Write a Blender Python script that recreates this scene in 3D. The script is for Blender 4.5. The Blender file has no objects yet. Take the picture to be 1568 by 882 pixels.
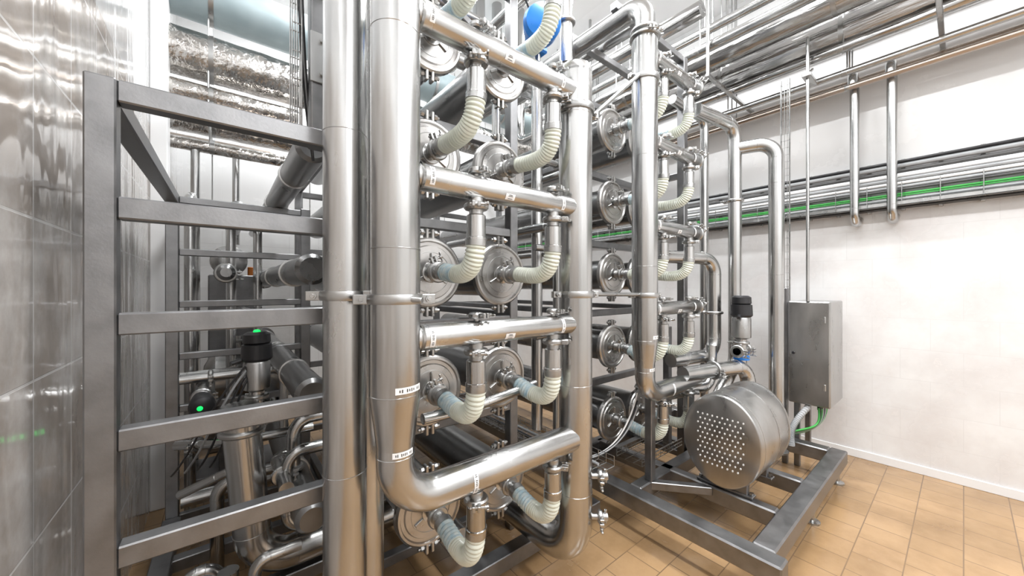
import bpy, bmesh, math, random
from mathutils import Vector, Matrix
random.seed(4)
V = Vector
scene = bpy.context.scene
scene.view_settings.view_transform = 'Standard'

# ------------------------------------------------------------------ materials
def newmat(name):
    m = bpy.data.materials.new(name); m.use_nodes = True
    nt = m.node_tree; b = nt.nodes['Principled BSDF']
    return m, nt, b
def N(nt, t, **kw):
    n = nt.nodes.new(t)
    for k, v in kw.items():
        if k in n.inputs: n.inputs[k].default_value = v
        else: setattr(n, k, v)
    return n
def coords(nt, scale=(1,1,1)):
    tc = N(nt, 'ShaderNodeTexCoord'); mp = N(nt, 'ShaderNodeMapping')
    mp.inputs['Scale'].default_value = scale
    nt.links.new(tc.outputs['Object'], mp.inputs['Vector']); return mp.outputs['Vector']
def ramp(nt, src, stops):
    r = N(nt, 'ShaderNodeValToRGB'); e = r.color_ramp.elements
    e[0].position, e[0].color = stops[0][0], (*stops[0][1], 1)
    e[1].position, e[1].color = stops[-1][0], (*stops[-1][1], 1)
    for p, c in stops[1:-1]:
        x = e.new(p); x.color = (*c, 1)
    nt.links.new(src, r.inputs['Fac']); return r.outputs['Color']
def simple(name, c1, c2=None, metal=0.0, rough=(.3,.4), scale=8, stretch=(1,1,1), bump=0.0, bscale=40, trans=0.0, emit=None, dist=.002):
    m, nt, b = newmat(name)
    c2 = c2 or c1
    v = coords(nt, stretch)
    n = N(nt, 'ShaderNodeTexNoise', Scale=scale, Detail=5.0)
    nt.links.new(v, n.inputs['Vector'])
    nt.links.new(ramp(nt, n.outputs['Fac'], [(.3, c1), (.7, c2)]), b.inputs['Base Color'])
    rr = N(nt, 'ShaderNodeMapRange'); rr.inputs['From Min'].default_value=.3; rr.inputs['From Max'].default_value=.7
    rr.inputs['To Min'].default_value = rough[0]; rr.inputs['To Max'].default_value = rough[1]
    nt.links.new(n.outputs['Fac'], rr.inputs['Value']); nt.links.new(rr.outputs['Result'], b.inputs['Roughness'])
    b.inputs['Metallic'].default_value = metal
    b.inputs['Transmission Weight'].default_value = trans
    if bump:
        n2 = N(nt, 'ShaderNodeTexNoise', Scale=bscale, Detail=3.0); nt.links.new(v, n2.inputs['Vector'])
        bp = N(nt, 'ShaderNodeBump', Strength=bump, Distance=dist)
        nt.links.new(n2.outputs['Fac'], bp.inputs['Height']); nt.links.new(bp.outputs['Normal'], b.inputs['Normal'])
    if emit:
        b.inputs['Emission Color'].default_value = (*emit[0], 1); b.inputs['Emission Strength'].default_value = emit[1]
    return m
STEEL = simple('steel_polished', (.45,.45,.445), (.57,.57,.565), 1, (.19,.29), 6, (1,1,.35), .05, 60)
STEELD = simple('steel_satin', (.38,.38,.375), (.51,.51,.505), 1, (.25,.36), 9, (1,1,.4), .08, 80)
FRAME = simple('steel_brushed', (.23,.23,.235), (.31,.31,.315), 1, (.36,.48), 14, (1,1,1), .15, 120)
TUBE = simple('steel_housing', (.23,.23,.23), (.38,.38,.38), 1, (.24,.36), 5, (1,.5,1), .05, 60)
CAP = simple('steel_cap', (.40,.39,.38), (.54,.53,.515), 1, (.25,.37), 12, (1,1,1), .05, 30)
FOIL = simple('aluminium_foil', (.42,.40,.38), (.68,.66,.63), 1, (.13,.26), 6, (1,1,1), .9, 13, dist=.022)
FOILS = simple('aluminium_cladding', (.34,.335,.33), (.60,.59,.58), 1, (.15,.28), 9, (1,.12,1), .8, 16, dist=.018)
BROWNM = simple('brownish_metal', (.44,.37,.32), (.55,.47,.41), 1, (.2,.35), 6, (1,.2,1), .4, 30)  # pipe metal with a slight brownish tone
BLUEG = simple('duct_bluegrey', (.28,.35,.37), (.34,.41,.43), .1, (.4,.5))
WHITEP = simple('white_plastic', (.82,.82,.82), None, 0, (.4,.5))
LABEL = simple('label_paper', (.85,.85,.85), None, 0, (.4,.5))
INK = simple('label_ink', (.05,.05,.05), None, 0, (.4,.5))
BLACK = simple('black_plastic', (.012,.012,.014), (.02,.02,.022), 0, (.3,.4))
DARK = simple('dark_rubber', (.05,.05,.05), (.08,.08,.08), 0, (.4,.5))
BLUE = simple('blue_paint', (.01,.16,.55), (.02,.20,.62), .1, (.25,.35))
GREEN = simple('green_cable', (.03,.32,.05), (.05,.4,.07), 0, (.4,.5))
GREY = simple('grey_cable', (.30,.31,.32), (.4,.41,.42), 0, (.4,.5))
LED = simple('green_led', (.02,.6,.08), None, 0, (.3,.4), emit=((.0,.9,.12), 1.6))
ORANGE = simple('orange_plastic', (.75,.22,.03), None, 0, (.3,.4))
HOSE = simple('hose_translucent', (.84,.88,.76), (.90,.93,.84), 0, (.18,.26), 20, trans=.25)
HOSEB = simple('hose_blue_print', (.46,.68,.80), (.86,.92,.88), 0, (.18,.26), 45, trans=.22)

def tiled(name, axes, size, offset, c1, c2, mortar, rough, noise_c, noise_scale, noise_amt, bump=.3, msize=.004, zmax=None, plain=None, streak=0, wave=0):
    m, nt, b = newmat(name)
    tc = N(nt, 'ShaderNodeTexCoord'); sp = N(nt, 'ShaderNodeSeparateXYZ'); cb = N(nt, 'ShaderNodeCombineXYZ')
    nt.links.new(tc.outputs['Object'], sp.inputs[0])
    nt.links.new(sp.outputs[axes[0]], cb.inputs[0]); nt.links.new(sp.outputs[axes[1]], cb.inputs[1])
    br = N(nt, 'ShaderNodeTexBrick'); br.offset = offset
    br.inputs['Scale'].default_value = 1; br.inputs['Mortar Size'].default_value = msize; br.inputs['Mortar Smooth'].default_value = .3
    br.inputs['Brick Width'].default_value = size[0]; br.inputs['Row Height'].default_value = size[1]
    br.inputs['Color1'].default_value = (*c1,1); br.inputs['Color2'].default_value = (*c2,1); br.inputs['Mortar'].default_value = (*mortar,1)
    nt.links.new(cb.outputs[0], br.inputs['Vector'])
    no = N(nt, 'ShaderNodeTexNoise', Scale=noise_scale, Detail=8.0); no.inputs['Roughness'].default_value=.62
    if streak:
        mp = N(nt,'ShaderNodeMapping'); mp.inputs['Scale'].default_value=(1,1,streak); nt.links.new(tc.outputs['Object'], mp.inputs[0]); nt.links.new(mp.outputs[0], no.inputs['Vector'])
    else: nt.links.new(tc.outputs['Object'], no.inputs['Vector'])
    mx = N(nt, 'ShaderNodeMix'); mx.data_type='RGBA'; mx.blend_type='MIX'
    mr = N(nt, 'ShaderNodeMapRange'); mr.inputs['From Min'].default_value=.42; mr.inputs['From Max'].default_value=.68; mr.inputs['To Max'].default_value=noise_amt
    nt.links.new(no.outputs['Fac'], mr.inputs['Value']); nt.links.new(mr.outputs[0], mx.inputs['Factor'])
    nt.links.new(br.outputs['Color'], mx.inputs[6]); mx.inputs[7].default_value = (*noise_c,1)
    col = mx.outputs[2]
    if zmax is not None:
        gt = N(nt,'ShaderNodeMath'); gt.operation='GREATER_THAN'; gt.inputs[1].default_value = zmax
        nt.links.new(sp.outputs[2], gt.inputs[0])
        m2 = N(nt,'ShaderNodeMix'); m2.data_type='RGBA'; nt.links.new(gt.outputs[0], m2.inputs['Factor'])
        nt.links.new(col, m2.inputs[6]); m2.inputs[7].default_value=(*plain,1); col = m2.outputs[2]
    nt.links.new(col, b.inputs['Base Color'])
    r2 = N(nt, 'ShaderNodeMapRange'); r2.inputs['From Min'].default_value=.35; r2.inputs['From Max'].default_value=.65
    r2.inputs['To Min'].default_value=rough[0]; r2.inputs['To Max'].default_value=rough[1]
    nt.links.new(no.outputs['Fac'], r2.inputs['Value']); nt.links.new(r2.outputs[0], b.inputs['Roughness'])
    bp = N(nt,'ShaderNodeBump', Strength=bump, Distance=.004); bp.invert=True
    ad = N(nt,'ShaderNodeMath'); ad.operation='MULTIPLY_ADD'; ad.inputs[1].default_value=.35
    nt.links.new(no.outputs['Fac'], ad.inputs[0]); nt.links.new(br.outputs['Fac'], ad.inputs[2])
    nt.links.new(ad.outputs[0], bp.inputs['Height'])
    last = bp.outputs[0]
    if wave:   # slightly wavy glossy glaze
        mp2 = N(nt,'ShaderNodeMapping'); mp2.inputs['Scale'].default_value=(1,1,.22); nt.links.new(tc.outputs['Object'], mp2.inputs[0])
        nw = N(nt,'ShaderNodeTexNoise', Scale=5.0, Detail=2.0); nt.links.new(mp2.outputs[0], nw.inputs['Vector'])
        nw.inputs['Distortion'].default_value=.6
        b2 = N(nt,'ShaderNodeBump', Strength=wave, Distance=.03); nt.links.new(nw.outputs['Fac'], b2.inputs['Height']); nt.links.new(last, b2.inputs['Normal']); last=b2.outputs[0]
        b.inputs['Coat Weight'].default_value=.35; b.inputs['Coat Roughness'].default_value=.06; nt.links.new(last, b.inputs['Coat Normal'])
    nt.links.new(last, b.inputs['Normal'])
    return m
FLOOR = tiled('floor_tiles', (0,1), (.2,.2), .5, (.43,.275,.145), (.37,.235,.12), (.19,.125,.075), (.03,.28), (.24,.145,.07), 2.4, .8, .22, .003)
WALLR = tiled('white_wall_tiles', (1,2), (.33,.25), .5, (.78,.78,.78), (.765,.765,.765), (.70,.70,.70), (.12,.32), (.63,.60,.59), 2.0, .8, .12, .002, 2.15, (.82,.82,.82))
WALLB = tiled('back_wall_tiles', (0,2), (.33,.25), 0, (.78,.785,.785), (.76,.765,.765), (.66,.66,.66), (.15,.3), (.62,.61,.60), 3.0, .4, .2, .003, 2.15, (.82,.82,.82))
WALLL = tiled('grey_marble_tiles', (1,2), (.30,.42), 0, (.36,.32,.285), (.43,.39,.36), (.66,.65,.64), (.06,.18), (.62,.61,.60), 3.6, .85, .3, .004, 2.6, (.62,.62,.62), .9, wave=.35)
CEIL = simple('ceiling_white', (.86,.86,.86), (.88,.88,.88), 0, (.6,.7))
TRIM = simple('trim_white', (.80,.80,.80), None, 0, (.3,.4))

# ------------------------------------------------------------------ builder
class B:
    def __init__(s): s.v=[]; s.f=[]; s.m=[]; s.mats=[]
    def mi(s, m):
        if m not in s.mats: s.mats.append(m)
        return s.mats.index(m)
    def rings(s, rings, mat, cap0=True, cap1=True, closed=False):
        k=s.mi(mat); base=len(s.v); n=len(rings[0])
        for r in rings: s.v += [tuple(p) for p in r]
        R=len(rings)
        for i in range(R if closed else R-1):
            a=base+i*n; b=base+((i+1)%R)*n
            for j in range(n):
                j2=(j+1)%n
                s.f.append((a+j,a+j2,b+j2,b+j)); s.m.append(k)
        if not closed:
            if cap0: s.f.append(tuple(base+j for j in range(n))[::-1]); s.m.append(k)
            if cap1: s.f.append(tuple(base+(R-1)*n+j for j in range(n))); s.m.append(k)
    def frame(s, t):
        t=t.normalized(); h=V((0,0,1)) if abs(t.z)<.9 else V((1,0,0))
        a=t.cross(h).normalized(); return a, t.cross(a).normalized()
    def sweep(s, path, r, mat, seg=20, cap=True):
        path=[V(p) for p in path]; n=len(path)
        rr = r if isinstance(r,(list,tuple)) else [r]*n
        t=(path[1]-path[0]).normalized(); a,_=s.frame(t); out=[]
        for i,p in enumerate(path):
            if i==0: tt=path[1]-path[0]
            elif i==n-1: tt=path[-1]-path[-2]
            else: tt=(path[i+1]-path[i]).normalized()+(path[i]-path[i-1]).normalized()
            tt=tt.normalized(); a=(a-tt*a.dot(tt)).normalized(); b=tt.cross(a)
            out.append([p+(a*math.cos(2*math.pi*j/seg)+b*math.sin(2*math.pi*j/seg))*rr[i] for j in range(seg)])
        s.rings(out, mat, cap, cap)
    def pipe(s, pts, r, mat, bend=None, seg=24, n=9):
        bend = bend if bend is not None else r*2.2
        s.sweep(rnd(pts, bend, n), r, mat, seg)
        P=[V(p) for p in pts]
        for i in range(1,len(P)-1):          # weld beads either side of each elbow
            for q in (P[i-1],P[i+1]):
                L=(q-P[i]).length
                if L>bend*1.3 and L>.1:
                    d=(q-P[i]).normalized(); c=P[i]+d*bend
                    s.lathe(c, d, [(0,r),(.001,r+.0015),(.003,r+.0015),(.004,r)], mat, 24)
    def lathe(s, o, axis, prof, mat, seg=28):
        o=V(o); ax=V(axis).normalized(); a,b=s.frame(ax)
        s.rings([[o+ax*t+(a*math.cos(2*math.pi*j/seg)+b*math.sin(2*math.pi*j/seg))*r for j in range(seg)] for t,r in prof], mat)
    def cyl(s, p0, p1, r, mat, seg=20):
        p0=V(p0); p1=V(p1); L=(p1-p0).length; c=min(r*.12,.004,L*.2)
        s.lathe(p0, p1-p0, [(0,r-c),(c,r),(L-c,r),(L,r-c)], mat, seg)
    def obox(s, c, ax, h, mat, bev=.004):
        c=V(c); k=s.mi(mat); b=min(bev, min(h)*.4); idx={}
        sg=[(x,y,z) for x in(-1,1) for y in(-1,1) for z in(-1,1)]
        for g in sg:
            for q in range(3):
                l=[g[i]*(h[i] if i==q else h[i]-b) for i in range(3)]
                idx[(g,q)]=len(s.v); s.v.append(tuple(c+ax[0]*l[0]+ax[1]*l[1]+ax[2]*l[2]))
        def F(l): s.f.append(tuple(l)); s.m.append(k)
        for q in range(3):
            o=[i for i in range(3) if i!=q]
            for sn in (-1,1):
                l=[]
                for (u,w) in ((-1,-1),(1,-1),(1,1),(-1,1)):
                    g=[0,0,0]; g[q]=sn; g[o[0]]=u; g[o[1]]=w; l.append(idx[(tuple(g),q)])
                F(l)
            i,j=o
            for u in(-1,1):
                for w in(-1,1):
                    g=[0,0,0]; g[i]=u; g[j]=w; g[q]=-1; g1=tuple(g); g[q]=1; g2=tuple(g)
                    F([idx[(g1,i)],idx[(g1,j)],idx[(g2,j)],idx[(g2,i)]])
        for g in sg: F([idx[(g,0)],idx[(g,1)],idx[(g,2)]])
    def box(s, lo, hi, mat, bev=.004):
        lo=V(lo); hi=V(hi); h=(hi-lo)/2
        s.obox((lo+hi)/2, (V((1,0,0)),V((0,1,0)),V((0,0,1))), [abs(x) for x in h], mat, bev)
    def beam(s, p0, p1, w, h, mat, bev=.004):
        p0=V(p0); p1=V(p1); d=(p1-p0); L=d.length; d.normalize()
        up=V((0,0,1)) if abs(d.z)<.95 else V((0,1,0))
        a=d.cross(up).normalized(); u=a.cross(d).normalized()
        s.obox((p0+p1)/2, (d,a,u), (L/2,w/2,h/2), mat, bev)
    def patch(s, c, axis, face, r, L, arc, mat):
        c=V(c); ax=V(axis).normalized(); f=V(face); f=(f-ax*f.dot(ax)).normalized(); g=ax.cross(f)
        k=s.mi(mat); base=len(s.v); n=6
        for i in range(n+1):
            a=math.radians(arc)*(i/n-.5)
            p=c+(f*math.cos(a)+g*math.sin(a))*r
            s.v += [tuple(p-ax*L/2), tuple(p+ax*L/2)]
        for i in range(n):
            s.f.append((base+2*i,base+2*i+1,base+2*i+3,base+2*i+2)); s.m.append(k)
    # sticker with printed characters (columns of small dark strokes round the pipe)
    def label(s, c, axis, r, L=.05, arc=28, face=(-.6,-.8,0)):
        s.patch(c, axis, face, r+.0012, L, arc, LABEL)
        ax=V(axis).normalized(); f=V(face); f=(f-ax*f.dot(ax)).normalized(); g=ax.cross(f)
        n=max(3,int(arc/7))
        for k in range(n):
            if k in (2,7): continue
            a=math.radians(arc*.8)*((k+.5)/n-.5)
            s.patch(c, axis, f*math.cos(a)+g*math.sin(a), r+.002, L*(.5 if k%2 else .38), arc*.8/n*.45, INK)
    def clamp(s, p, axis, r, mat=None, out=None):
        mat=mat or STEELD; ax=V(axis).normalized(); p=V(p)
        s.lathe(p-ax*.013, ax, [(0,r),(.002,r+.011),(.008,r+.016),(.018,r+.016),(.024,r+.011),(.026,r)], mat, 24)
        o=V(out) if out else s.frame(ax)[0]; o=(o-ax*o.dot(ax)).normalized(); t=ax.cross(o)
        c=p+o*(r+.024)
        s.obox(c+t*.010,(o,t,ax),(.014,.006,.010),mat,.002); s.obox(c-t*.010,(o,t,ax),(.014,.006,.010),mat,.002)
        s.cyl(c-t*.024,c+t*.045,.0045,mat,8)
        s.obox(c+t*.040+o*.010,(o,t,ax),(.012,.004,.005),mat,.0015); s.obox(c+t*.040-o*.010,(o,t,ax),(.012,.004,.005),mat,.0015)
        s.cyl(c+t*.030,c+t*.044,.008,mat,10)
    def collar(s, p, r, d, mat=None):
        mat=mat or STEELD; p=V(p); d=V(d).normalized(); z=V((0,0,1)); t=z.cross(d)
        s.lathe(p-z*.016, z, [(0,r-.001),(.001,r+.008),(.008,r+.011),(.024,r+.011),(.031,r+.008),(.032,r-.001)], mat, 36)
        for sg in(-1,1):
            c=p+d*sg*(r+.026)
            s.obox(c+t*.008,(d,t,z),(.022,.005,.015),mat,.002); s.obox(c-t*.008,(d,t,z),(.022,.005,.015),mat,.002)
            s.cyl(c-t*.030,c+t*.030,.007,mat,8)
            s.lathe(c-t*.024,t,[(0,.012),(.009,.012)],mat,6); s.lathe(c+t*.015,t,[(0,.012),(.009,.012)],mat,6)
    def done(s, name, ang=32):
        me=bpy.data.meshes.new(name); me.from_pydata(s.v,[],s.f)
        for m in s.mats: me.materials.append(m)
        me.polygons.foreach_set('material_index', s.m)
        bm=bmesh.new(); bm.from_mesh(me); bmesh.ops.recalc_face_normals(bm, faces=bm.faces); bm.to_mesh(me); bm.free()
        me.polygons.foreach_set('use_smooth',[True]*len(me.polygons)); me.set_sharp_from_angle(angle=math.radians(ang))
        ob=bpy.data.objects.new(name, me); scene.collection.objects.link(ob); return ob
def rnd(pts, R, n=9):
    P=[V(p) for p in pts]; out=[P[0]]
    for i in range(1,len(P)-1):
        di=(P[i]-P[i-1]); do=(P[i+1]-P[i]); li,lo=di.length,do.length; di.normalize(); do.normalize()
        c=max(-1,min(1,di.dot(do))); ph=math.acos(c)
        if ph<.01: out.append(P[i]); continue
        t=R*math.tan(ph/2); mx=min(li,lo)*(.49 if len(P)>3 else .95); rr=R
        if t>mx: rr=R*mx/t; t=mx
        nr=(do-di*c)/math.sin(ph); s0=P[i]-di*t
        for k in range(n+1):
            a=ph*k/n; out.append(s0+di*rr*math.sin(a)+nr*rr*(1-math.cos(a)))
    out.append(P[-1]); return out
def bez(p0,p1,p2,p3,n):
    p0,p1,p2,p3=map(V,(p0,p1,p2,p3)); o=[]
    for i in range(n+1):
        t=i/n; o.append(p0*(1-t)**3+p1*3*t*(1-t)**2+p2*3*t*t*(1-t)+p3*t**3)
    return o

# ------------------------------------------------------------------ room
XL,XR,YF,YB,ZC=-.38,4.4,-2.4,5.3,4.6
def slab(name, lo, hi, mat):
    b=B(); b.box(lo,hi,mat,.0005); return b.done(name)
slab('floor',(XL-.1,YF-.1,-.1),(XR+.1,YB+.1,0),FLOOR)
slab('ceiling',(XL-.1,YF-.1,ZC),(XR+.1,YB+.1,ZC+.1),CEIL)
slab('wall_left',(XL-.1,YF,0),(XL,YB,ZC),WALLL)
slab('wall_right',(XR,YF,0),(XR+.1,YB,ZC),WALLR)
slab('wall_back',(XL-.1,YB,0),(XR+.1,YB+.1,ZC),WALLB)
slab('wall_front',(XL-.1,YF-.1,0),(XR+.1,YF,ZC),WALLB)
b=B(); b.box((XR-.015,YF,0),(XR,YB,.07),TRIM,.003); b.done('baseboard_right')
b=B(); b.box((XL,YB-.015,0),(XR,YB,.07),TRIM,.003); b.done('baseboard_back')
b=B(); b.box((XL,3.40,0),(-.29,3.55,ZC),TRIM,.006); b.done('trim_1')

ROWS=[.80+.535*k for k in range(5)]

# ------------------------------------------------------------------ headers (vertical pipes)
def reducer_header(x, y, top, zr, zm, xe, R=.077, r=.058):
    b=B()
    b.lathe((x,y,zr), (0,0,1), [(0,r),(.02,r+.002),(.14,R-.002),(.16,R),(top-zr,R)], STEEL, 40)
    b.sweep(rnd([(x,y,zr+.002),(x,y,zm),(xe,y,zm)], .14, 14), r, STEEL, 36)
    for z in (zr+.165, zr+.62, zr+1.3):
        if z<top: b.lathe((x,y,z),(0,0,1),[(0,R),(.001,R+.0015),(.003,R+.0015),(.004,R)],STEEL,40)
    b.lathe((x,y,zr-.03),(0,0,1),[(0,r),(.001,r+.0015),(.003,r+.0015),(.004,r)],STEEL,36)
    b.label((x,y,zr+.19),(0,0,1),R,.020,70,(.25,-1,0)); b.label((x,y,zr-.01),(0,0,1),r,.018,70,(.1,-1,0))
    b.label((x+.27,y,zm),(1,0,0),r,.018,80)
    return b
b=reducer_header(.43,1.13, 4.55, 1.0, .81, 1.25)
b.collar((.43,1.13,1.465),.077,(1,-.25,0))
b.done('stainless_header_pipe')
b=reducer_header(2.05,1.24, 3.05, 1.01, .83, 2.72)
b.lathe((2.05,1.24,3.03),(0,0,1),[(0,.077),(.03,.06),(.06,.06)],STEEL,32)
b.clamp((2.05,1.24,3.09),(0,0,1),.07,out=(.6,-.8,0)); b.clamp((2.05,1.24,3.05),(0,0,1),.077,out=(-.6,-.8,0))
b.sweep(rnd([(2.05,1.24,3.05),(2.05,1.24,3.27),(2.05,3.1,3.27),(2.05,3.1,ZC)],.14,14),.062,STEEL,32)
b.collar((2.05,1.24,2.79),.077,(1,-.25,0)); b.collar((2.05,1.24,1.455),.077,(1,-.25,0))
b.done('stainless_header_pipe')
b=B(); X5=1.295
b.sweep(rnd([(X5,1.14,2.50),(X5,1.14,.25),(X5,3.6,.25)],.16,14),.077,STEEL,40)
b.lathe((X5,1.14,2.49),(0,0,1),[(0,.077),(.03,.077),(.042,.070),(.045,.05),(.046,.01)],STEEL,40)
for z in (2.30,1.05,.55): b.lathe((X5,1.14,z),(0,0,1),[(0,.077),(.001,.0785),(.003,.0785),(.004,.077)],STEEL,40)
b.collar((X5,1.14,2.33),.077,(1,-.25,0)); b.collar((X5,1.14,1.47),.077,(1,-.25,0))
for z in(.62,.43):
    d=V((.75,-.66,0)); p=V((X5,1.14,z))
    b.cyl(p+d*.07,p+d*.115,.013,STEELD); b.clamp(p+d*.115,d,.014); b.cyl(p+d*.125,p+d*.15,.018,STEELD)
    b.beam(p+d*.14+V((0,0,-.03)),p+d*.14+V((0,0,.035)),.008,.012,STEELD)
b.done('capped_header_pipe')
b=B(); r=.066
b.cyl((.315,1.27,.0),(.315,1.27,4.55),r,STEEL,36)
b.collar((.315,1.27,1.475),r,(1,-.35,0))
for z in(.9,2.0,3): b.lathe((.315,1.27,z),(0,0,1),[(0,r),(.001,r+.0015),(.003,r+.0015),(.004,r)],STEEL,36)
b.lathe((.315,1.27,0),(0,0,1),[(0,.1),(.012,.1),(.016,.07),(.06,r)],STEELD,32)
b.done('vertical_supply_pipe')
b=B()
b.cyl((.435,1.43,.0),(.435,1.43,4.55),.060,STEEL,36)
b.lathe((.435,1.43,0),(0,0,1),[(0,.08),(.012,.08),(.016,.06),(.06,.06)],STEELD,32)
b.done('vertical_supply_pipe')
b=B()
b.cyl((.36,1.18,1.475),(.47,1.02,1.462),.009,STEELD,10)
b.obox((.372,1.16,1.47),(V((.8,-.6,0)),V((.6,.8,0)),V((0,0,1))),(.03,.012,.022),STEELD,.003)
b.cyl((1.39,1.13,1.47),(1.98,1.23,1.46),.011,STEELD,12); b.cyl((1.40,1.13,2.33),(1.97,1.23,2.79),.011,STEELD,12)
b.done('pipe_tie_rod')

# ------------------------------------------------------------------ manifolds, housings, hoses
def manifold(x0,x1,y,z,xs,endcap,first):
    b=B(); r=.045
    if not first:
        b.lathe((x0+.06,y,z),(1,0,0),[(0,r),(x1-x0-.06,r)] if not endcap else [(0,r),(x1-x0-.06,r),(x1-x0-.052,r-.004),(x1-x0-.045,r-.02)],STEEL,30)
        b.lathe((x0+.074,y,z),(1,0,0),[(0,r+.006),(.008,r+.002),(.012,r)],STEEL,30)
        b.label((x0+.11,y,z),(1,0,0),r,.018,80); b.label(((x0+x1)/2+.02,y,z),(1,0,0),r,.045,30,(-.4,-.8,-.4))
        b.label((x1-.10,y,z),(1,0,0),r,.018,80)
        if endcap: b.clamp((x1-.01,y,z),(1,0,0),r,out=(0,-.7,.7))
    rr=r if not first else .058
    for x in xs:
        b.cyl((x,y,z-rr+.01),(x,y,z-.155),.026,STEELD,20)
        b.clamp((x,y,z-rr-.025),(0,0,1),.030,out=(-.5 if x==xs[0] else .6,-.8,0))
        b.cyl((x,y,z-.21),(x,y,z-.10),.036,STEEL,24)
        b.lathe((x,y,z-.195),(0,0,1),[(0,.037),(.002,.040),(.010,.040),(.012,.037)],STEEL,24)
        if not first: # sample cock above manifold
            b.cyl((x,y,z+r-.01),(x,y,z+r+.03),.010,STEELD,12); b.clamp((x,y,z+r+.018),(0,0,1),.012,out=(.3,-.9,0))
    b.done('manifold_pipe')
def housing(x,y,z,ylen=2.5):
    b=B()
    b.lathe((x,y+.035,z),(0,1,0),[(0,.112),(ylen,.112),(ylen+.03,.10),(ylen+.06,.05)],TUBE,32)
    b.lathe((x,y+.045,z),(0,-1,0),[(0,.112),(.001,.150),(.008,.160),(.034,.160),(.042,.152),(.043,.143),(.034,.138),(.034,.124),(.040,.120),(.042,.119),(.048,.05),(.048,.02)],CAP,44)
    b.lathe((x,y+.003,z),(0,-1,0),[(0,.096),(.004,.095),(.0045,.092),(.001,.091)],STEELD,40)
    for sg in(-1,1):
        c=V((x,y+.025,z+sg*.176))
        for s2 in(-1,1):
            b.box(c+V((s2*.014-.007,-.018,-.024)),c+V((s2*.014+.007,.018,.022)),CAP,.003)
        b.cyl(c+V((-.052,0,.004)),c+V((.052,0,.004)),.007,STEELD,8)
        b.lathe(c+V((.026,0,.004)),(1,0,0),[(0,.013),(.014,.013)],STEELD,6); b.lathe(c+V((-.04,0,.004)),(1,0,0),[(0,.013),(.014,.013)],STEELD,6)
    for k in range(3):
        a=math.radians(90+120*k); d=V((math.cos(a),0,math.sin(a)))
        b.beam(V((x,y-.006,z))+d*.045,V((x,y-.004,z))+d*.088,.009,.014,STEELD,.002)
    b.lathe((x,y,z),(0,-1,0),[(0,.048),(.010,.046),(.014,.032),(.05,.030),(.055,.034)],STEEL,24)
    b.clamp((x,y-.065,z),(0,1,0),.032,out=(-.4,0,1))
    b.cyl((x,y-.072,z),(x,y-.135,z),.030,STEEL,24)
    b.done('membrane_housing')
def hose(x,yd,zd,ym,zn,droop,j):
    p0=V((x,yd-.11,zd)); p3=V((x,ym,zn))
    n=92
    P=bez(p0,p0+V((j,-.16,-droop)),p3+V((j,0,-.13-droop)),p3,n)
    b=B(); k=int(n*.30)
    def rad(i): return (.0325,.0365,.0380,.0355)[i%4]
    R=[rad(i) for i in range(n+1)]
    b.sweep(P[:k+1],R[:k+1],HOSEB if droop>.02 else HOSE,20); b.sweep(P[k:],R[k:],HOSE,20)
    b.sweep(P[:6],.0395,STEELD,20); b.sweep(P[-6:],.0395,STEELD,20)
    b.done('spiral_hose',60)
for g,(x0,x1,ym,yd,xs) in enumerate([(.43,1.26,1.13,1.50,(.735,1.135)),(2.05,2.74,1.24,1.62,(2.27,2.63))]):
    for i,z in enumerate(ROWS):
        zz=z+(.03 if g else 0)
        manifold(x0,x1 if (g or i<4) else 1.20,ym,zz,xs,g==1 or i==4,i==0)
        for x in xs:
            housing(x,yd,zz-.30)
            hose(x,yd,zz-.30,ym,zz-.19,(.035 if i<2 else .012)+random.uniform(0,.012),random.uniform(-.012,.012))
for i,z in enumerate((.52,1.05,1.58,2.10)):
    b=B(); x=.30
    b.lathe((x,1.72,z),(0,1,0),[(0,.05),(.02,.066),(2.3,.066),(2.3,.085),(2.33,.085),(2.33,.06),(2.38,.04)],TUBE,28)
    for t in (.5,1.3,2.1): b.lathe((x,1.72+t,z),(0,1,0),[(0,.066),(.002,.073),(.03,.073),(.032,.066)],STEELD,28)
    b.done('permeate_pipe')
for (x,z) in ((.02,1.60),(.08,2.02),(.12,1.30)):
    b=B(); b.lathe((x,2.95,z),(0,1,0),[(0,.03),(.02,.05),(1.2,.05),(1.22,.03)],TUBE,24); b.clamp((x,3.1,z),(0,1,0),.05); b.done('permeate_pipe')

# ------------------------------------------------------------------ frames
b=B(); W=.058; XF,XK=-.243,-.225
for (x,y,t) in ((XF,1.40,2.045),(XK,2.87,2.045),(.45,2.87,2.045)):
    b.beam((x,y,.0),(x,y,t),W,W,FRAME)
for z in (2.015,1.71,1.405,1.10,.795,.16):
    b.beam((XF+.029,1.40,z),(.31,1.40,z),.05,W,FRAME); b.beam((XK+.029,2.87,z),(.45,2.87,z),.04,.04,FRAME)
b.beam((XF,1.43,2.015),(XK,2.84,2.015),W,W,FRAME)
b.beam((XF,1.43,.14),(XK,2.84,.14),.08,.08,FRAME)
for y in(2.0,2.45): b.beam((-.22,y,.13),(.6,y,.13),.06,.06,FRAME)
for (x,y) in ((XF,1.40),(XK,2.87)): b.lathe((x,y,0),(0,0,1),[(0,.05),(.01,.05),(.014,.02),(.05,.02)],STEELD,20)
b.done('side_guard_frame')

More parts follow.
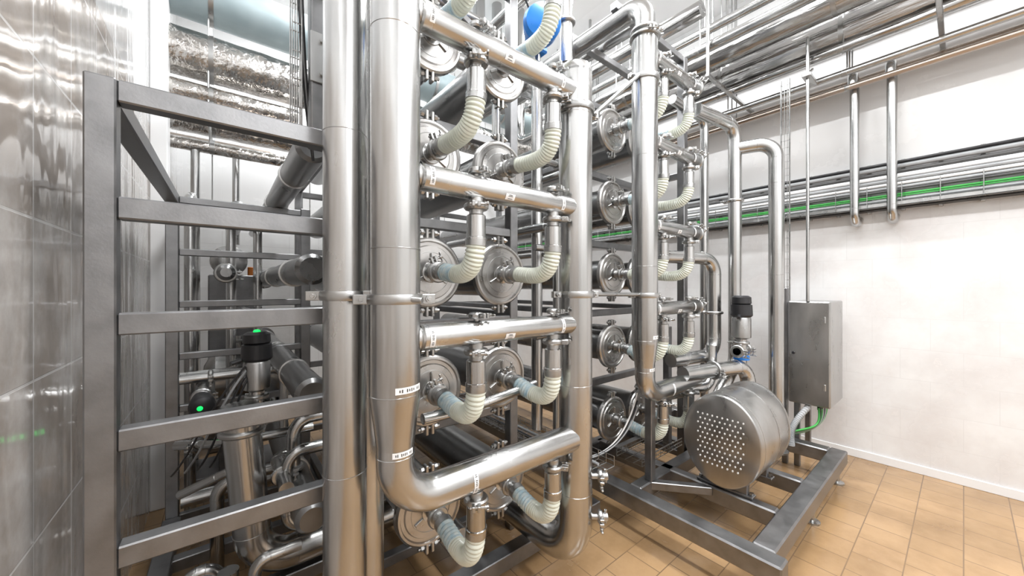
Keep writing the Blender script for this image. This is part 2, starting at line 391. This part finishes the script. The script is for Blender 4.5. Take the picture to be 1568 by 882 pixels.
b=B(); W=.06
posts=[(.56,1.78),(1.42,1.78),(1.98,1.80),(2.90,1.42),(.56,3.9),(1.42,3.9),(1.98,3.9),(2.90,3.9)]
for (x,y) in posts: b.beam((x,y,.0),(x,y,3.35 if y<3 else 3.0),W,W,FRAME)
for y,xa,xb in ((1.78,.56,1.42),(3.9,.56,1.42),(1.80,1.98,2.90),(3.9,1.98,2.90)):
    for z in [r-.03 for r in ROWS]+[3.33 if y<3 else 2.97,.16]: b.beam((xa,y,z),(xb,y,z),.05,.05,FRAME)
for x in(.56,1.42,1.98,2.90):
    y0=1.78 if x<2.5 else 1.42
    for z in (.16,2.41,1.33): b.beam((x,y0,z),(x,3.9,z),.045,.045,FRAME)
b.beam((.3,1.50,.09),(1.9,1.50,.09),.08,.08,FRAME); b.beam((.56,1.5,.09),(.56,3.9,.09),.08,.08,FRAME)
b.beam((1.98,1.42,3.33),(2.9,1.42,3.33),.05,.05,FRAME)
b.beam((.56,1.80,3.3),(1.42,1.80,2.9),.03,.04,FRAME)
b.done('rack_frame')

b=B(); zc=.20
def bm2(x0,y0,x1,y1,w=.1): b.beam((x0,y0,zc),(x1,y1,zc),w,.1,FRAME,.008)
bm2(1.99,.505,1.99,4.0); bm2(2.04,.605,3.74,.605); bm2(3.69,.655,3.69,2.2); bm2(2.44,.655,2.44,1.9,.07); bm2(2.95,.655,2.95,1.9,.07)
bm2(2.04,1.30,3.64,1.30,.08); bm2(2.04,1.9,3.64,1.9,.08); bm2(2.47,.95,3.64,.95,.06)
for (x,y) in ((1.99,.56),(3.69,.61),(1.99,1.9),(3.69,2.1),(2.95,.61)):
    b.lathe((x,y,0),(0,0,1),[(0,.045),(.012,.045),(.02,.018),(.15,.018)],STEELD,20)
b.beam((2.18,1.28,.25),(2.18,1.28,1.0),.05,.05,FRAME); b.beam((2.18,1.28,.22),(2.42,1.0,.22),.05,.05,FRAME)
b.beam((2.72,1.45,.25),(2.72,1.45,1.2),.05,.05,FRAME)
b.done('skid_base_frame')
def basket(name,p0,p1,side,up,w,h,mat=STEELD,step=.06,r=.0025):
    b=B(); p0=V(p0);p1=V(p1);side=V(side).normalized();up=V(up).normalized(); d=p1-p0; L=d.length; d.normalize()
    for k in range(4):
        for hh in ([0] if 0<k<3 else [0,h/2,h]):
            o=side*(w*(k/3-.5))+up*hh; b.cyl(p0+o,p1+o,r,mat,6)
    n=int(L/step)
    for i in range(n+1):
        c=p0+d*(i*step)
        b.sweep([c-side*w/2+up*h,c-side*w/2,c+side*w/2,c+side*w/2+up*h],r,mat,6)
    return b.done(name)
basket('wire_cable_basket',(1.78,1.35,.40),(1.78,3.8,.40),(1,0,0),(0,0,1),.22,.06)
basket('wire_cable_basket',(2.20,1.45,.30),(2.75,1.45,.30),(0,1,0),(0,0,1),.2,.05)
basket('wire_cable_basket',(.225,1.52,2.05),(.225,1.52,4.55),(0,1,0),(-1,0,0),.05,.03,STEELD,.10)
basket('wire_cable_basket',(3.80,.96,1.39),(3.80,.96,3.3),(0,1,0),(-1,0,0),.06,.03)
b=B()
for i in range(3):
    b.sweep(bez((1.70+.03*i,1.6,.42),(1.80+.02*i,1.5,.38),(2.05,1.40,.40),(2.16,1.36,.70+.05*i),24),.005,(GREY,BLACK,WHITEP)[i],8)
b.sweep([(1.72,1.4,.42),(1.73,2.2,.43),(1.70,3.7,.42)],.012,BLACK,8); b.sweep([(1.80,1.4,.42),(1.79,2.2,.43),(1.82,3.7,.42)],.009,GREY,8)
b.done('instrument_cables')
b=B()
b.box((.25,1.46,2.02),(.325,1.54,4.5),FRAME); b.box((.245,1.452,2.24),(.33,1.46,2.42),STEELD); b.box((.245,1.452,2.55),(.33,1.46,2.78),STEELD)
for z in(2.27,2.39,2.58,2.75): b.cyl((.28,1.455,z),(.28,1.44,z),.007,STEELD,8)
for i in range(3): b.sweep(bez((.22+.01*i,1.50,3.2),(.20,1.46,2.7),(.21+.01*i,1.49,2.3),(.28,1.60,2.0),20),.005,(BLACK,GREY,BLACK)[i],8)
b.done('cable_conduit_post')

# ------------------------------------------------------------------ pump motor cover
b=B(); cx,cy,cz=2.38,.935,.56; R=.283; L=.54
b.lathe((cx,cy,cz),(1,0,0),[(0,R-.012),(.004,R-.004),(.01,R),(L-.01,R),(L,R-.006),(L+.001,.05)],STEELD,64)
for t in (.05,.30,L-.04): b.lathe((cx+t,cy,cz),(1,0,0),[(0,R),(.001,R+.002),(.012,R+.002),(.013,R)],STEELD,64)
for iz in range(-6,6):
    for iy in range(-5,6):
        y=iy*.036+(.018 if iz%2 else 0); z=iz*.030-.005
        if abs(y)<.17 and abs(z)<.185 and y*y+z*z<.22**2:
            b.lathe((cx-.001,cy+y,cz+z),(-1,0,0),[(-.002,.0062),(.001,.0062),(.002,.005),(.0022,.002)],WHITEP,10)
b.v=[(v[0],cy+(v[1]-cy)*.80,v[2]) for v in b.v]
for x in(cx+.08,cx+.42):
    b.box((x-.03,cy-.16,.25),(x+.03,cy+.16,.265),FRAME); b.box((x-.02,cy-.13,.26),(x+.02,cy+.13,.36),FRAME)
    for s in(-1,1): b.lathe((x,cy+s*.145,.265),(0,0,1),[(0,.013),(.014,.013)],STEELD,6)
b.done('pump_motor_cover')

b=B()
b.box((3.75,.656,.54),(4.2,.93,1.39),STEELD,.008); b.box((3.742,.665,.55),(3.75,.92,1.38),STEELD,.003)
for z in(.68,1.22): b.cyl((3.738,.69,z),(3.738,.69,z+.05),.008,STEEL,10)
b.cyl((3.742,.89,.96),(3.722,.89,.96),.012,BLACK,12)
for x in(3.80,4.14):
    b.beam((x,.88,.0),(x,.88,.56),.04,.04,FRAME)
b.beam((3.78,.96,0.0),(3.78,.96,1.5),.04,.04,FRAME)
for i in range(5): b.cyl((3.82+i*.06,.74,.50),(3.82+i*.06,.74,.54),.014,BLACK,12)
b.done('electrical_control_box')
b=B()
for i,m in enumerate((GREEN,BLACK,GREEN,GREY,BLACK,GREY,GREEN)):
    x=3.80+i*.045
    b.sweep(bez((x,.74,.52),(x+.01,.72,.30),(3.66-.03*i,.78,.42-.02*i),(3.52+.02*i,.98+.03*i,.27),24),.007,m,8)
P=bez((3.55,.86,.24),(3.55,.86,.34),(3.60,.90,.36),(3.78,.80,.52),60)
b.sweep(P,[.024 if i%2 else .019 for i in range(61)],GREY,12)
b.done('cable_bundle')
b=B()
b.cyl((3.75,.80,1.39),(3.75,.80,3.56),.012,STEELD,12); b.box((3.70,.77,3.22),(3.95,.83,3.25),STEELD); b.beam((3.75,.80,3.25),(3.90,.80,3.35),.02,.02,STEELD)
b.done('support_rod')

# ------------------------------------------------------------------ tall bent pipes at the right
b=B(); b.pipe([(2.70,1.22,2.80),(3.22,1.15,2.80),(3.22,1.15,.90),(2.9,1.15,.68)],.048,STEEL,.12); b.pipe([(2.70,1.40,2.95),(3.25,1.40,2.95),(3.25,1.40,.3)],.035,STEEL,.09)
b.clamp((3.22,1.15,2.2),(0,0,1),.048); b.done('bent_process_pipe')
b=B(); b.pipe([(3.23,1.14,2.62),(3.32,.90,2.62),(3.32,.90,.26)],.050,STEEL,.12,n=14)
for z in(2.3,1.6): b.lathe((3.32,.90,z),(0,0,1),[(0,.050),(.001,.0515),(.003,.0515),(.004,.050)],STEEL,30)
b.lathe((3.32,.90,.25),(0,0,1),[(0,.08),(.012,.08),(.016,.05),(.05,.05)],STEELD,28); b.done('bent_process_pipe')
b=B(); b.pipe([(2.6,1.45,1.74),(3.13,1.27,1.74),(3.13,1.27,.96),(2.6,1.36,.96)],.050,STEEL,.13,n=12); b.clamp((3.13,1.27,1.3),(0,0,1),.05); b.done('bent_process_pipe')
b=B(); b.pipe([(2.5,1.22,.90),(3.15,1.05,.90),(3.15,1.0,.50)],.052,STEEL,.11,n=12); b.clamp((2.8,1.142,.90),(.98,-.25,0),.052)
b.pipe([(2.5,1.32,.74),(2.98,1.24,.74),(3.0,1.24,1.05)],.042,STEEL,.1); b.done('bent_process_pipe')
def valve(x,y,z,s=1.0,led=None,blue=False,down=.2):
    b=B()
    b.cyl((x,y,z-down),(x,y,z),.028*s,STEEL); b.clamp((x,y,z-.03),(0,0,1),.03*s); b.cyl((x-.07*s,y,z-.09),(x+.07*s,y,z-.09),.025*s,STEEL)
    b.clamp((x-.06*s,y,z-.09),(1,0,0),.025*s); b.clamp((x+.06*s,y,z-.09),(1,0,0),.025*s)
    b.lathe((x,y,z),(0,0,1),[(0,.030*s),(.01*s,.05*s),(.12*s,.05*s),(.13*s,.045*s)],STEELD,28)
    b.lathe((x,y,z+.13*s),(0,0,1),[(0,.05*s),(.01*s,.058*s),(.07*s,.055*s),(.075*s,.045*s),(.08*s,.052*s),(.115*s,.05*s),(.125*s,.035*s)],BLACK,28)
    b.cyl((x-.05*s,y-.01,z+.14*s),(x-.09*s,y-.02,z+.13*s),.01*s,BLACK,10)
    if blue: b.lathe((x,y,z-.16),(0,0,1),[(0,.03),(0.001,.042*s),(.03,.042*s),(.031,.03)],BLUE,24)
    if led: b.lathe((x,y,z+.255*s),(0,0,1),[(0,.014*s),(.006*s,.012*s),(.009*s,.006*s)],LED,16)
    b.done('actuated_valve')
valve(3.12,1.07,1.11,1.3,None,True,.25)
valve(.13,2.12,1.01,1.1,True)
valve(.55,2.3,.62,.8)
b=B(); c=V((-.09,2.5,.876)); d=V((.05,-1,0)).normalized()
b.lathe(c+V((0,.18,0)),d,[(0,.03),(.02,.045),(.10,.045),(.11,.055),(.18,.058),(.20,.05),(.21,.03)],BLACK,28)
b.lathe(c+V((0,-.028,0)),d,[(0,.013),(.004,.012),(.007,.006)],LED,16)
b.cyl((-.09,2.70,.876),(-.09,2.98,.876),.04,STEELD); b.clamp((-.09,2.72,.876),(0,1,0),.035); b.pipe([(-.2,2.98,.95),(-.09,2.98,.95),(.12,2.98,.95)],.035,STEEL)
b.done('actuated_valve')

# blue transmitter at top
b=B()
c=V((1.42,1.52,2.96)); ax=V((-.55,-.80,-.1))
b.lathe(c,ax,[(0,.05),(.02,.095),(.10,.105),(.13,.09),(.14,.06),(.145,.02)],BLUE,32)
b.box(c+V((-.03,0,-.09)),c+V((.07,.10,.09)),BLUE,.01); b.cyl(c+V((.02,.05,-.26)),c+V((.02,.05,.02)),.026,STEELD); b.clamp(c+V((.02,.05,-.16)),(0,0,1),.03)
b.done('blue_flow_transmitter')
b=B(); b.sweep(bez(c+V((-.05,.02,.1)),c+V((-.2,0,.35)),c+V((-.35,.1,.2)),c+V((-.5,.2,-.1)),30),.006,BLACK,8); b.done('signal_cable')

def run(name,pts,r,mat,bend=None,clamps=()):
    b=B(); b.pipe(pts,r,mat,bend,20)
    for (p,a) in clamps: b.clamp(p,a,r)
    return b.done(name)
run('overhead_process_pipe',[(1.20,1.9,3.44),(1.20,3.15,3.44),(1.20,3.15,ZC)],.05,STEEL)
run('overhead_process_pipe',[(.7,2.25,3.12),(2.6,2.25,3.12),(2.6,3.1,3.12),(2.6,3.1,ZC)],.05,STEEL)
run('overhead_process_pipe',[(1.62,1.5,2.85),(1.62,1.5,3.5),(1.62,3.0,3.5),(1.62,3.0,ZC)],.04,STEEL,.1,[((1.62,1.5,3.1),(0,0,1))])
run('overhead_process_pipe',[(2.35,1.4,3.42),(2.35,3.2,3.42),(2.35,3.2,ZC)],.055,STEEL)
run('overhead_process_pipe',[(2.75,1.2,3.55),(2.75,3.2,3.55),(2.75,3.2,ZC)],.06,FOILS)
run('overhead_process_pipe',[(1.50,2.05,2.55),(1.50,2.05,3.3),(.9,2.05,3.3)],.03,STEEL,.08)
run('low_process_pipe',[(.62,1.34,.98),(.88,1.34,.98),(1.22,1.34,1.02)],.022,STEEL)
run('low_process_pipe',[(.95,1.60,.22),(.95,3.5,.22)],.055,STEELD)
run('low_process_pipe',[(1.65,1.6,.6),(1.65,1.6,1.9),(1.65,3.0,1.9)],.03,STEEL,.1)
run('low_process_pipe',[(1.75,1.9,.5),(1.75,1.9,3.0),(1.75,3.3,3.0)],.04,STEEL,.1)
for z in(1.2,1.75,2.3): run('low_process_pipe',[(1.50,1.65,z),(1.85,1.65,z),(1.85,3,z)],.022,STEEL,.06,[((1.7,1.65,z),(1,0,0))])

# ------------------------------------------------------------------ lower-left pipework
run('floor_process_pipe',[(.06,2.02,.98),(.12,2.02,.24),(.85,2.02,.24)],.072,STEEL,.16,[((.07,2.02,.86),(0,0,1))])
run('floor_process_pipe',[(.22,1.85,.62),(.22,2.25,.62),(.45,2.25,.62)],.03,STEEL,.07,[((.22,2.0,.62),(0,1,0))])
run('floor_process_pipe',[(.50,2.0,.72),(.24,2.0,.72),(.24,2.0,.36),(.5,2.0,.36)],.026,STEEL,.07)
run('floor_process_pipe',[(.50,2.1,.84),(.28,2.1,.84),(.28,2.1,.45)],.03,STEEL,.08,[((.28,2.1,.6),(0,0,1))])
run('floor_process_pipe',[(-.02,2.4,.02),(-.02,2.4,.50),(.3,2.4,.50)],.03,STEEL,.08)
run('floor_process_pipe',[(-.13,2.1,.02),(-.13,2.1,.25),(-.02,2.1,.25),(.02,2.1,.02)],.026,STEEL,.07)
run('floor_process_pipe',[(.02,1.95,.02),(.02,1.95,.30)],.038,STEEL)
run('floor_process_pipe',[(-.18,2.65,1.0),(.30,2.65,1.0),(.30,2.65,.3)],.024,STEEL,.06,[((-.05,2.65,1.0),(1,0,0)),((.15,2.65,1.0),(1,0,0))])
run('floor_process_pipe',[(-.18,2.5,.70),(.05,2.3,.72),(.40,2.3,.72)],.024,STEEL,.05,[((-.1,2.43,.705),(.75,-.65,0))])
run('floor_process_pipe',[(-.18,2.75,.30),(.4,2.75,.30)],.04,STEEL)
run('floor_process_pipe',[(-.15,2.25,.55),(0.02,2.10,.66),(.12,2.06,.66)],.020,STEEL,.05)
run('floor_process_pipe',[(-.12,1.75,.0),(-.12,1.75,.22),(.1,1.75,.22),(.1,1.75,.42),(.26,1.75,.42)],.022,STEEL,.05,[((-.0,1.75,.22),(1,0,0))])
b=B()
for i in range(4): b.sweep(bez((.10,2.10,1.15-.02*i),(-.05+.03*i,2.0,1.0),(-.1+.04*i,2.2,.75),(-.2+.05*i,2.5,.55),24),.005,(BLACK,GREY,BLACK,BLACK)[i],8)
b.done('instrument_cables')
b=B(); b.lathe((-.12,3.65,.80),(1,0,0),[(0,.02),(.01,.10),(.05,.18),(.08,.2),(.55,.2),(.58,.18),(.62,.1),(.63,.02)],STEEL,40)
for x in(0,.38): b.box((x-.02,3.5,.12),(x+.02,3.8,.66),FRAME); 
b.box((-.2,3.45,.0),(.55,3.85,.12),FRAME); b.cyl((.1,3.65,.98),(.1,3.65,1.12),.05,STEEL); b.clamp((.1,3.65,1.08),(0,0,1),.05)
b.done('horizontal_buffer_tank')
b=B(); b.lathe((.05,4.5,1.75),(0,-1,0),[(0,.05),(.03,.13),(.25,.14),(.27,.11),(.28,.05)],STEELD,28); b.box((-.1,4.25,0),(.25,4.7,1.62),FRAME,.01); b.cyl((.22,4.3,1.62),(.22,4.3,1.70),.03,ORANGE)
b.done('process_pump_cabinet')
for (x,y) in ((-.16,3.1),(.05,3.3),(.22,3.5)):
    run('vertical_drop_pipe',[(x,y,.0),(x,y,2.0+.1*(x<0)),(x,y+.6,2.0+.1*(x<0))],.03,STEEL,.08)

# ------------------------------------------------------------------ ducts
def duct(name,p0,p1,r,mat,step=.9):
    b=B(); p0=V(p0);p1=V(p1);d=(p1-p0).normalized();L=(p1-p0).length
    b.lathe(p0,d,[(0,r*.9),(.01,r)]+[(L*i/40,r*(1+.02*random.uniform(-1,1)) if mat is FOIL else r) for i in range(1,40)]+[(L,r)],mat,36)
    t=.3
    while t<L:
        c=p0+d*t; b.lathe(c,d,[(0,r*1.0),(.001,r*1.025),(.03,r*1.025),(.031,r)],STEELD,36)
        b.cyl(V((c.x,c.y,c.z+r)),V((c.x,c.y,ZC)),.006,STEELD,8)
        t+=step
    return b.done(name)
duct('foil_insulated_duct',(XL,3.6,3.24),(3.2,3.6,3.24),.165,FOIL)
duct('insulated_air_duct',(XL,3.55,3.66),(3.2,3.55,3.66),.17,BLUEG)
duct('foil_insulated_duct',(XL,3.55,2.94),(.5,3.55,2.94),.070,FOIL)
duct('overhead_utility_pipe',(XL,3.50,2.81),(.5,3.50,2.81),.022,BROWNM)
duct('overhead_utility_pipe',(XL,3.9,2.66),(.5,3.9,2.66),.05,FOIL)
duct('overhead_utility_pipe',(XL,4.2,2.78),(1.8,4.2,2.78),.04,BROWNM)
duct('foil_insulated_duct',(XL,4.6,3.1),(3.2,4.6,3.1),.12,FOIL)
duct('overhead_utility_pipe',(XL,4.9,2.2),(3.2,4.9,2.2),.06,FOIL)
run('vertical_drop_pipe',[(-.17,3.9,2.64),(-.17,3.9,.1)],.03,STEEL); run('vertical_drop_pipe',[(.1,4.2,2.7),(.1,4.2,1.9)],.028,STEEL)
duct('foil_insulated_duct',(3.98,YF,3.58),(3.98,YB,3.58),.14,FOILS)
duct('foil_insulated_duct',(3.66,YF,3.70),(3.66,YB,3.70),.11,FOILS)
duct('foil_insulated_duct',(4.20,YF,3.88),(4.20,YB,3.88),.12,FOILS)
duct('overhead_utility_pipe',(3.40,YF,3.66),(3.40,YB,3.66),.045,STEEL)
duct('overhead_utility_pipe',(3.50,YF,3.88),(3.50,YB,3.88),.04,STEEL)
duct('overhead_utility_pipe',(3.86,YF,3.415),(3.86,YB,3.415),.035,FOILS)
duct('overhead_utility_pipe',(4.12,YF,3.19),(4.12,YB,3.19),.025,BROWNM)
duct('overhead_utility_pipe',(4.24,YF,3.26),(4.24,YB,3.26),.032,BROWNM)
duct('overhead_utility_pipe',(4.02,YF,3.28),(4.02,YB,3.28),.028,STEEL)
for y in(.58,.36):
    run('wall_drop_pipe',[(4.11,y,3.2),(4.11,y,3.28),(4.20,y,3.28),(4.20,y,2.12),(4.25,y,2.06),(4.33,y,2.06),(4.395,y,2.10)],.031,STEEL,.05)
for y in(-1.2,.1,1.4,2.7,4.0):
    b=B(); b.beam((3.3,y,3.36),(XR-.005,y,3.36),.03,.03,STEELD); b.beam((3.32,y,3.36),(3.32,y,ZC),.025,.025,STEELD); b.done('duct_support_bracket')

# cable tray along right wall
b=B()
Y0,Y1=YF+.01,YB-.01
for z,r,m,x in ((2.535,.014,BLACK,4.34),(2.50,.018,GREY,4.33),(2.455,.016,DARK,4.33),(2.42,.018,WHITEP,4.32),(2.385,.014,GREY,4.31),(2.355,.012,WHITEP,4.31),(2.325,.012,GREY,4.31),(2.30,.010,DARK,4.30),(2.265,.008,GREEN,4.30),(2.250,.005,GREEN,4.30),(2.225,.010,GREY,4.30)):
    b.cyl((x,Y0,z),(x,Y1,z),r,m,10)
b.box((4.36,Y0,2.40),(4.385,Y1,2.48),STEELD); b.box((4.25,Y0,2.165),(4.385,Y1,2.175),STEELD,.002); b.box((4.25,Y0,2.165),(4.255,Y1,2.20),STEELD,.002); b.box((4.30,Y0,2.155),(4.395,Y1,2.165),BLACK,.002)
y=Y0+.1
while y<Y1:
    b.box((4.36,y-.012,2.14),(4.397,y+.012,2.56),STEELD,.002); b.cyl((4.245,y,2.17),(4.245,y,2.35),.003,STEELD,6); y+=.2
b.done('cable_tray')
b=B(); b.cyl((4.36,1.6,2.55),(4.36,1.6,2.95),.006,STEELD); b.cyl((4.36,1.6,2.75),(4.36,1.6,2.85),.016,WHITEP); b.cyl((4.36,1.6,2.70),(4.36,1.6,2.74),.018,ORANGE); b.done('wall_sensor')

# ------------------------------------------------------------------ lamps
def lamp(x,y,z,e,name):
    b=B(); b.box((x-.16,y-.65,z-.07),(x+.16,y+.65,z),WHITEP,.01)
    if z<ZC-.01:
        for s in(-.5,.5): b.cyl((x,y+s,z),(x,y+s,ZC),.004,STEELD,6)
    lo=b.done(name)
    ld=bpy.data.lights.new('tube','AREA'); ld.shape='RECTANGLE'; ld.size=.28; ld.size_y=1.25; ld.energy=e; ld.color=(.98,.99,1)
    l=bpy.data.objects.new('lamp_tubes',ld); l.location=(x,y,z-.075); scene.collection.objects.link(l); l.parent=lo
for x in (.9,3.0):
    for y,e in ((-1.3,72),(.6,76),(2.5,66),(4.3,60)): lamp(x,y,ZC,e,'ceiling_lamp')
lamp(2.6,-1.5,3.5,26,'added_fill_lamp'); lamp(.7,-1.5,3.5,20,'added_fill_lamp')  # unseen lamps added behind the camera to fill the wall and pipe fronts
w=bpy.data.worlds.new('world'); scene.world=w; w.use_nodes=True; w.node_tree.nodes['Background'].inputs[0].default_value=(.9,.95,1,1); w.node_tree.nodes['Background'].inputs[1].default_value=.5

# ------------------------------------------------------------------ camera
cd=bpy.data.cameras.new('camera'); cd.sensor_width=36; cd.lens=12.72; cd.clip_start=.03
cam=bpy.data.objects.new('camera',cd); cam.location=(0,0,1.5); cam.rotation_euler=(math.radians(90),0,math.radians(-38.7))
scene.collection.objects.link(cam); scene.camera=cam
